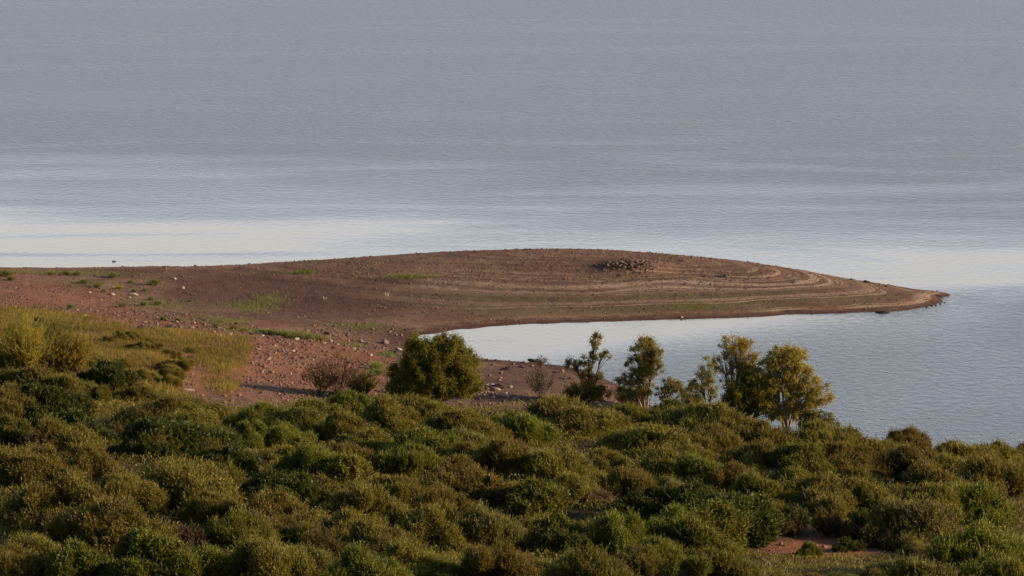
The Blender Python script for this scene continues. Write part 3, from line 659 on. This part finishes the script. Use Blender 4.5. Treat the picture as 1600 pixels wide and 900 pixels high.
while k < 46:
    u, v = random.uniform(-20, 340), random.uniform(500, 625)
    if not inpoly(np.array(u), np.array(v), SL): continue
    x, y, z = ground_at(u, v); k += 1; wm = random.uniform(1.8, 4.2)*(1.25 if v > 560 else .9); n0 = len(placed)
    tn = random.choice(['yellow', 'yellow', 'olive', 'yellow', 'green'])
    o = put_bush(x, y, z, wm, wm*random.uniform(.35, .5), 'open', tn, 'low '+TONE[tn]+' shrub growing out of the grass of the left slope'); o.name = 'low_shrub'; o['category'] = 'shrub'; o['group'] = 'low '+TONE[tn]+' shrubs on the grassy slope'
    del placed[n0:]
# gaps between the traced ones are filled with lower bushes
cand = rng.uniform(0, 1, (16000, 2)); cnt = 0
for a_, b_ in cand:
    x = -100+200*a_; y = 585+175*b_
    z = float(hz(x, y))
    if z < .7: continue
    u, v = project(x, y, z)
    if not (-40 < u < 1640 and v < 940): continue
    if not inpoly(np.array(u), np.array(v), BUSHPOLY): continue
    if v < 655+max(0, (u-1000))*.12+ (0 if u > 430 else 5) and u > 200: continue
    if inpoly(np.array(u), np.array(v), [(1130,835),(1240,822),(1420,832),(1430,905),(1330,912),(1180,912),(1120,885)]): continue
    if any((x-p[0])**2+(y-p[1])**2 < (max(.205*(p[2]+4.5), 2.5))**2 for p in placed): continue
    left = u < 620
    st_ = random.choice(['open', 'leafy', 'leafy', 'round'] if left else ['round', 'round', 'round', 'open', 'leafy'])
    tn = random.choice({'open': ['olive', 'olive', 'green'], 'leafy': ['green', 'darkgreen', 'olive'], 'round': ['olive', 'olive', 'olive', 'greygreen', 'green']}[st_])
    wm = 5.4+7.5*random.random()**1.3
    if 1110 < u < 1450 and 860 < v < 950: wm = min(wm, 4.0); put_bush(x, y, z, wm, wm*random.uniform(.32, .46), st_, tn, None, u, v); cnt += 1
    if len([o for o in C.objects if o.name.startswith('bush')]) > 297: break
print('bushes', len(placed), 'fill', cnt, len([o for o in C.objects if o.name.startswith('bush')]))
# undergrowth under and between the bushes
a = Acc(); n = 330000; x = rng.uniform(-98, 98, n); y = rng.uniform(585, 790, n); z = hz(x, y); u, v = project(x, y, z)
k = inpoly(u+rng.normal(0, 5, n), v+rng.normal(0, 2, n), BUSHPOLY) & (z > .35) & ~inpoly(u, v, CLEAR)
x, y, z, u, v = x[k], y[k], z[k], u[k], v[k]; n = len(x); hgt = .2+1.6*np.clip(.45+1.8*fbm(x, y, .28, 3), 0, 1)*rng.random(n)**.7*np.where((u > 1110) & (u < 1450) & (v > 850), .35, 1)
d = np.c_[rng.normal(0, .5, n), rng.normal(0, .5, n), np.full(n, .8)]; d /= np.linalg.norm(d, axis=1)[:, None]
a.leaves(np.c_[x, y, z+hgt*.8-.1], d, .3+.25*rng.random(n), .12, rng.beta(2, 2.6, n))
tag(link('undergrowth', a.mesh('undergrowth', [M_olive])), 'low tangled undergrowth between the bushes of the thicket', 'undergrowth', kind='stuff')

# dry twiggy shrubs
DRYSPOTS = True
def make_twigs(nst, hgt, wid, seed, leafn=2, thick=.03, mi_leaf=0):
    global rng
    rs = rng; rng = np.random.default_rng(seed); a = Acc()
    for k in range(nst):
        th = rng.uniform(0, 6.28); r = wid*math.sqrt(rng.random()); tip = np.array([r*math.cos(th), r*math.sin(th), hgt*(1-.5*(r/wid)**2)*rng.uniform(.7, 1.05)])
        b = np.array([tip[0]*.12, tip[1]*.12, -.1]); m_ = (b+tip)/2+np.array([tip[0]*-.08, tip[1]*-.08, .12*hgt])+rng.normal(0, .08*wid, 3)
        pts = [(1-t)**2*b+2*t*(1-t)*m_+t*t*tip for t in np.linspace(0, 1, 6)]
        a.tube(pts, np.linspace(thick, .008, 6), 4, .4, 1)
        for t in rng.uniform(.3, 1, 7):
            p0 = (1-t)**2*b+2*t*(1-t)*m_+t*t*tip; n = 9*leafn
            d1 = rng.normal(0, .5, 3)+np.array([tip[0]/wid*.4, tip[1]/wid*.4, .8]); L1 = rng.uniform(.3, .8)*hgt*.28
            q1 = p0+d1*rng.uniform(0, 1, (n, 1))*L1; a.leaves(np.array([p0]), np.array([d1/np.linalg.norm(d1)]), L1*1.1, .03, .5)
            dd = d1+rng.normal(0, .5, (n, 3)); dd /= np.linalg.norm(dd, axis=1)[:, None]; a.leaves(q1, dd, rng.uniform(.12, .3, n), .05, rng.beta(2, 2, n))
    rng = rs
    return a
def shrub(u, v, hgt, wid, nst, seed, leafm, barkm, label, name='dry_shrub', leafn=2, cat='shrub', group=None):
    x, y, z = ground_at(u, v); a = make_twigs(nst, hgt, wid, seed, leafn)
    o = link(name, a.mesh(name, [leafm, barkm])); o.location = (x, y, z); tag(o, label, cat, group); return o
shrub(528, 622, 6.8, 5.4, 62, 5, M_redtwig, M_dbark, 'big red brown twiggy shrub standing left of the round tree', leafn=2)
shrub(500, 618, 4.2, 3.0, 26, 6, M_redtwig, M_dbark, 'smaller red brown twiggy shrub at the left foot of the big one', leafn=4)
shrub(568, 622, 3.6, 2.4, 60, 61, M_olive, M_dbark, 'olive twiggy shrub at the right foot of the big red brown shrub', leafn=4)
shrub(848, 576, 2.0, 1.3, 22, 7, M_brown, M_bark, 'nearly bare pale twiggy shrub standing at the inlet edge', leafn=1)
shrub(846, 622, 4.6, 2.6, 26, 8, M_brown, M_bark, 'thin see-through brown shrub on the red slope between the inlet and the thicket', leafn=2)
shrub(1008-20, 640, 3.6, 2.8, 60, 9, M_brown, M_dbark, 'brown twiggy shrub at the foot of the sparse tree beside the water', leafn=3)
for (u, v, h_, w_) in [(1125,846,2.0,2.4),(1160,840,2.0,2.4),(1190,842,2.2,2.2),(1215,838,2.0,2.0),(1240,838,1.6,1.6),(1310,838,2.2,2.0),(1335,846,1.8,1.8),(1370,850,2.0,2.2)]:
    shrub(u, v, h_, w_, 46, int(u), M_brown, M_dbark, 'dry reddish brown shrub around the orange clearing at the lower right', leafn=4, group='dry shrubs around the orange clearing')
shrub(1292, 838, 3.0, 2.0, 60, 77, M_olive, M_dbark, 'upright olive shrub among dry brown ones behind the orange clearing', leafn=6)
shrub(1345, 832, 3.2, 1.3, 30, 78, M_green, M_dbark, 'thin green sapling among dry brown shrubs behind the orange clearing', leafn=5)
shrub(1245, 832, 3.2, 1.4, 30, 79, M_greygreen, M_dbark, 'slender grey green sapling behind the left end of the orange clearing', leafn=4)
for (u, v, h_, w_, s_) in [(1322,864,1.6,1.2,1),(1340,862,1.1,.9,2),(1310,864,.9,.8,3)]:
    shrub(u, v, h_, w_, 40, 90+s_, M_darkgreen, M_dbark, 'small dark shrub on the orange clearing at the lower right', leafn=6, group='small dark shrubs on the clearing')
for k, (u, v, h_, w_, mk) in enumerate([(180,668,2.6,2.0,1),(60,690,3.0,2.6,1),(330,702,3.0,2.4,0),(355,745,3.4,2.2,0),(150,820,3.6,3.2,0),(395,822,3.2,2.6,1),(535,780,3.6,3.0,0),(620,870,4.2,3.6,0),(500,862,3.8,3.0,0),
      (740,830,4.0,3.4,0),(830,835,3.6,3.0,0),(255,690,3.0,2.6,0),(1000,890,4.0,3.2,0),(300,840,3.0,2.6,1),(480,700,2.8,2.2,0),(95,800,3.2,3.0,0),(905,850,3.0,2.6,1),(670,760,3.0,2.4,0)]):
    shrub(u, v+26, h_, w_, 90, 300+k, [M_olive, M_brown][mk], M_dbark, ['wispy olive shrub poking up between leafy bushes of the thicket', 'wispy reddish brown shrub poking up between bushes of the thicket'][mk], leafn=6, group=['wispy olive shrubs in the thicket', 'wispy brown shrubs in the thicket'][mk])
x, y, z = ground_at(1262, 872); o = put_bush(x, y, z, 3.6, 1.9, 'leafy', 'green', 'small bright green bush in front of the orange clearing')
# wispy yellow shrubs on the left slope
shrub(38, 592, 8.6, 3.4, 95, 21, M_gold, M_dbark, 'tall yellow wispy shrub on the grassy slope near the left frame edge', leafn=7)
shrub(10, 588, 4.4, 2.6, 70, 22, M_euc, M_dbark, 'olive wispy shrub cut by the left frame edge', leafn=6)
shrub(88, 588, 8.0, 4.6, 95, 23, M_euc, M_dbark, 'tall olive wispy shrub right of the yellow one on the grassy slope', leafn=6)
shrub(114, 592, 6.4, 3.2, 130, 24, M_gold, M_dbark, 'yellow wispy shrub on the grassy slope, lower and right of the olive one', leafn=6)
shrub(55, 610, 3.0, 3.0, 80, 25, M_euc, M_dbark, 'low olive green shrub below the tall yellow one', leafn=6)

# ------------------------------------------------------------------ trees
def bez(b, m_, t_, n=7): return np.array([(1-t)**2*b+2*t*(1-t)*m_+t*t*t_ for t in np.linspace(0, 1, n)])
def tree(name, u, v, lobes, label, leaf, bark, seed, stems=3, clump=.62, nleaf=170, droop=.5, leafL=.30, leafW=.10, rad=.18, fork=.1, cat='tree', base_xyz=None):
    """lobes: (dx, z, rx, rz, number of leaf clumps) in metres from the foot"""
    global rng
    rs = rng; rng = np.random.default_rng(seed)
    x, y, z = base_xyz or ground_at(u, v); w_ = Acc(); c_ = Acc()
    for (lx, lz, rx, rz, nc) in lobes:
        lx *= 1.06; rx *= 1.22; nc = int(nc*1.3); lz *= 1.04; clump_ = clump*1.08
        ry = rx*.8; ly = rng.uniform(-.5, .5)*.5
        b0 = np.array([rng.uniform(-.25, .25)+lx*.05, rng.uniform(-.25, .25), -.2]); top = np.array([lx, ly, lz+rz*.55])
        mid = np.array([lx*.35, ly*.4, lz*.55])+rng.normal(0, .2, 3)
        limb = bez(b0, mid, top, 10); w_.tube(limb, np.linspace(rad, .03, 10), 6, .5, 0)
        for k in range(nc):
            for _ in range(20):
                q_ = rng.uniform(-1.12, 1.12, 3)
                if (q_**2).sum() <= 1.2 and ((q_**2).sum() > .2 or rng.random() < .4): break
            cc = np.array([lx+q_[0]*rx, ly+q_[1]*ry, lz+q_[2]*rz])
            if cc[2] < .5: cc[2] = .5
            t = np.clip((cc[2]/max(top[2], .1))*.75-.05+rng.uniform(-.1, .05), .08, .97); i = t*9; i0 = int(i); p0 = limb[i0]*(1-(i-i0))+limb[min(i0+1, 9)]*(i-i0)
            mm = (p0+cc)/2+np.array([0, 0, .12*np.linalg.norm(cc-p0)])+rng.normal(0, .12, 3)
            w_.tube(bez(p0, mm, cc, 6), np.linspace(.055*(1-t)+.03, .012, 6), 4, .5, 0)
            for s_ in range(3):
                ee = cc+rng.normal(0, clump*.7, 3); w_.tube([cc-(cc-p0)*.15, (cc+ee)/2+rng.normal(0, .05, 3), ee], [.015, .012, .006], 3, .5, 0)
            n = int(nleaf*rng.uniform(.35, 1.15)); cr = clump*rng.uniform(.7, 1.25)
            g_ = rng.normal(size=(n, 3)); g_ /= np.linalg.norm(g_, axis=1)[:, None]; pr = cc+g_*(cr*.62*np.abs(rng.normal(0, 1, (n, 1)))+.05)*rng.uniform(.6, 1.3, 3)
            d = rng.normal(0, .6, (n, 3))+g_*.4-np.array([0, 0, droop]); d /= np.linalg.norm(d, axis=1)[:, None]
            tone = rng.normal(0, .13)
            c_.leaves(pr, d, leafL*rng.uniform(.6, 1.3, n), leafW, np.clip(.5+tone+rng.normal(0, .2, n), 0, 1))
    root = bpy.data.objects.new(name, None); C.objects.link(root); root.location = (x, y, z); tag(root, label, cat)
    link('trunk', w_.mesh('trunk', [bark]), root); link('crown', c_.mesh('crown', [leaf]), root)
    rng = rs
    return root
# round tree: foot hidden by bushes
tree('round_tree', 681, 634, [(-3.2,3.6,2.6,2.8,60),(-1.2,5.6,2.8,3.2,85),(1.0,7.0,2.4,2.6,70),(2.9,4.8,2.4,3.2,70),(-4.2,2.2,1.9,1.7,34),(0,3.0,3.4,2.2,55),(4.2,3.0,1.5,2.2,30),(-1.8,8.2,1.6,1.4,26),(2.2,7.8,1.3,1.5,22)],
     'big round dark green tree standing alone on the shore at the end of the inlet', M_round, M_dbark, 31, clump=.75, nleaf=230, droop=.2, leafW=.10)
tree('small_eucalyptus', 919, 628, [(0,5.8,1.0,1.4,14),(.9,8.3,.7,1.2,11),(-2.0,5.2,.9,.8,9),(2.2,6.4,.7,.6,7),(0,3.2,1.2,.9,12),(1.4,3.6,.6,.6,5)],
     'small sparse tree with thin foliage at the tip of the near shore', M_euc, M_dbark, 32, clump=.42, nleaf=110, rad=.1)
tree('sparse_eucalyptus', 1007, 645, [(-.2,8.9,1.6,1.6,32),(1.3,8.0,1.0,1.3,14),(-.6,6.3,1.6,1.7,34),(.9,6.2,1.3,1.7,26),(-2.4,4.6,1.1,1.1,14),(-2.6,2.9,1.1,.9,10),(0,3.6,1.3,1.3,18)],
     'tall airy green tree standing alone against the water', M_euc, M_bark, 33, clump=.5, nleaf=135, rad=.14)
tree('leaning_sapling', 1030, 642, [(1.2,4.0,1.1,.9,12),(2.6,3.2,1.0,.8,10),(.4,2.6,1.0,.9,10),(4.2,2.6,1.0,.8,9)],
     'low see-through spreading tree just right of the tall airy green one', M_euc, M_bark, 34, clump=.42, nleaf=90, rad=.07)
tree('slender_eucalyptus', 1106, 655, [(0,7.0,1.1,1.5,16),(-1.2,5.4,1.2,1.3,14),(.6,4.6,1.0,1.5,14),(-2.4,3.6,1.2,1.2,14),(-1,2.4,1.6,1.0,12)],
     'slender thin-leaved tree at the left of the grove by the water', M_euc, M_bark, 35, clump=.46, nleaf=95, rad=.09)
tree('tall_eucalyptus', 1142, 664, [(.2,11.0,1.5,1.6,26),(1.5,10.2,1.3,1.7,22),(2.6,8.6,1.2,1.6,16),(-.9,8.4,1.2,1.4,14),(.8,7.6,1.5,1.3,14),(-.5,6.0,1.1,1.2,8),(2.0,7.2,.9,1.2,8)],
     'tallest tree of the grove, with open yellow green crown and pale limbs', M_gold, M_bark, 36, clump=.48, nleaf=90, rad=.13)
tree('dense_tree', 1163, 668, [(-.2,4.6,1.7,2.6,46),(-1.4,3.4,1.3,1.9,26),(.9,6.2,1.4,1.9,30),(1.8,4.4,1.5,2.2,34),(.2,2.4,1.8,1.4,20),(3.2,2.8,1.4,1.6,22),(3.4,5.6,1.2,1.6,18)],
     'dense dark green tree in the middle of the grove', M_round, M_dbark, 37, clump=.62, nleaf=200, rad=.14)
tree('golden_eucalyptus', 1228, 672, [(-2.6,8.2,1.3,1.8,20),(-3.2,6.0,1.2,1.7,18),(-1.2,9.3,1.3,1.8,26),(.4,9.2,1.4,2.2,34),(1.7,9.6,1.3,2.0,30),(-1.7,6.2,1.4,1.8,22),(.7,6.4,1.7,2.0,34),(2.6,6.6,1.5,2.0,30),(4.3,4.8,1.5,1.7,26),(-2.4,4.2,1.2,1.4,14),(2.4,3.8,1.9,1.5,26),(0,3.4,1.6,1.3,18),(-1.4,2.2,1.4,.9,12),(1.4,1.9,1.4,.9,12)],
     'broad golden yellow tree at the right end of the grove, pale trunks forking low', M_gold, M_bark, 38, clump=.56, nleaf=140, rad=.18)
tree('shore_bush', 1275, 684, [(0,2.2,1.8,1.4,26),(1.6,1.6,1.4,1.0,16),(-1.2,2.6,1.0,1.1,10)],
     'bright green leafy bush at the right foot of the golden tree', M_green, M_dbark, 39, clump=.6, nleaf=150, rad=.08, leafW=.13, cat='bush')
tree('shore_bush', 915, 632, [(0,1.8,2.2,1.3,30),(-1.6,1.4,1.2,1.0,12),(1.8,1.6,1.2,1.0,12)],
     'dark rounded bush at the foot of the small sparse tree', M_round, M_dbark, 40, clump=.6, nleaf=170, rad=.08, cat='bush')
tree('shore_bush', 1075, 662, [(0,2.2,1.6,1.6,18),(-1.8,1.8,1.2,1.2,10),(1.6,2.2,1.3,1.3,12)],
     'low dark bush between the two groups of trees by the water', M_round, M_dbark, 41, clump=.55, nleaf=120, rad=.08, cat='bush')

# ------------------------------------------------------------------ birds, board
M_white = simple('white_feathers', (.70,.66,.60), (.82,.79,.74), 8.0)
M_legs = simple('bird_legs', (.35,.28,.2), (.45,.36,.26), 8.0)
M_black = simple('black_feathers', (.012,.012,.014), (.03,.028,.03), 8.0)
M_beak = simple('yellow_beak', (.45,.30,.06), (.55,.38,.08), 8.0)
def wader(u, v, s, rz, label, group=None, leg=.42, name='egret'):
    """standing heron: body, S neck, head, beak, tail and two legs"""
    x, y, z = ground_at(u, v); a = Acc()
    body = bez(np.array([-.22, 0, leg+.02]), np.array([-.02, 0, leg+.14]), np.array([.12, 0, leg+.26]), 8); a.tube(body, [.015, .055, .085, .10, .10, .085, .06, .04], 10, .5, 0)
    neck = [(.10,0,leg+.22),(.15,0,leg+.30),(.12,0,leg+.38),(.10,0,leg+.45),(.13,0,leg+.50)]; a.tube(neck, [.05,.035,.027,.024,.03], 8, .5, 0)
    a.blob((.15, 0, leg+.515), (.045, .03, .03), .5, 0, .02)
    a2 = Acc(); a2.tube([(.18, 0, leg+.515), (.24, 0, leg+.505), (.30, 0, leg+.495)], [.014, .009, .002], 5)
    a3 = []
    for sy in (-.04, .04):
        l_ = Acc(); l_.tube([(0, sy, leg+.08), (-.03, sy, leg*.5), (0, sy, .01)], [.014, .011, .010], 5)
        for an in (-.5, 0, .5, 3.1): l_.tube([(0, sy, .012), (.07*math.cos(an), sy+.07*math.sin(an), .006)], [.007, .004], 4)
        a3.append(l_)
    root = link(name, a.mesh(name, [M_white], True)); root.location = (x, y, z); root.scale = (s, s, s); root.rotation_euler.z = rz; tag(root, label, 'bird', group)
    link('beak', a2.mesh('beak', [M_beak], True), root)
    for l_ in a3: link('leg', l_.mesh('leg', [M_legs], True), root)
wader(602.9, 469, 1.25, -1.9, 'left one of two white egrets standing together on the spit', leg=.42)
wader(605.8, 469, 1.25, -1.3, 'right one of two white egrets standing together on the spit', leg=.42)
wader(506, 472, .85, -1.9, 'left one of two small pale wading birds on the dark soil')
wader(509.5, 471.5, .8, -1.2, 'right one of two small pale wading birds on the dark soil')
def duck(u, v):
    x, y = world_at(u, v, 0); a = Acc()
    a.tube([(-.42, 0, .10), (-.25, 0, .06), (0, 0, .05), (.2, 0, .06), (.3, 0, .05)], [.02, .09, .13, .11, .04], 10)
    a.tube([(.22, 0, .08), (.27, 0, .18), (.28, 0, .28)], [.06, .04, .035], 8); a.blob((.30, 0, .30), (.065, .045, .045), .5, 0, .02)
    b = Acc(); b.tube([(.35, 0, .30), (.42, 0, .285), (.46, 0, .28)], [.02, .018, .008], 6)
    o = link('duck', a.mesh('duck', [M_black], True)); o.location = (x, y, 0); o.scale = (.95, .95, .85); o.rotation_euler.z = 3.0
    tag(o, 'black water bird swimming alone just off the upper left shore', 'bird'); link('beak', b.mesh('beak', [M_dark], True), o)
duck(178, 409)
import bmesh
def board(u, v):
    x, y, z = ground_at(u, v); root = bpy.data.objects.new('board_on_posts', None); C.objects.link(root); root.location = (x, y, z)
    bm = bmesh.new(); bmesh.ops.create_cube(bm, size=1); bmesh.ops.scale(bm, vec=(.78, .05, .46), verts=bm.verts); bmesh.ops.bevel(bm, geom=bm.edges, offset=.012, segments=1, affect='EDGES')
    bmesh.ops.rotate(bm, matrix=__import__('mathutils').Matrix.Rotation(R(14), 3, 'Y'), verts=bm.verts); bmesh.ops.translate(bm, vec=(-.05, -.06, .98), verts=bm.verts)
    me = bpy.data.meshes.new('board'); bm.to_mesh(me); bm.free(); me.materials.append(M_dark); link('board', me, root)
    for px, tx, h_ in ((.16, .02, 1.05), (.42, .12, .9), (-.30, -.02, 1.1)):
        a = Acc(); a.tube([(px, 0, -.2), (px+tx*.5, 0, h_*.5), (px+tx, 0, h_)], [.04, .036, .03], 7)
        link('post', a.mesh('post', [M_pale if px > 0 else M_dbark]), root)
    tag(root, 'dark tilted board on pale posts at the right end of the stone ridge', 'signboard')
board(511, 531)
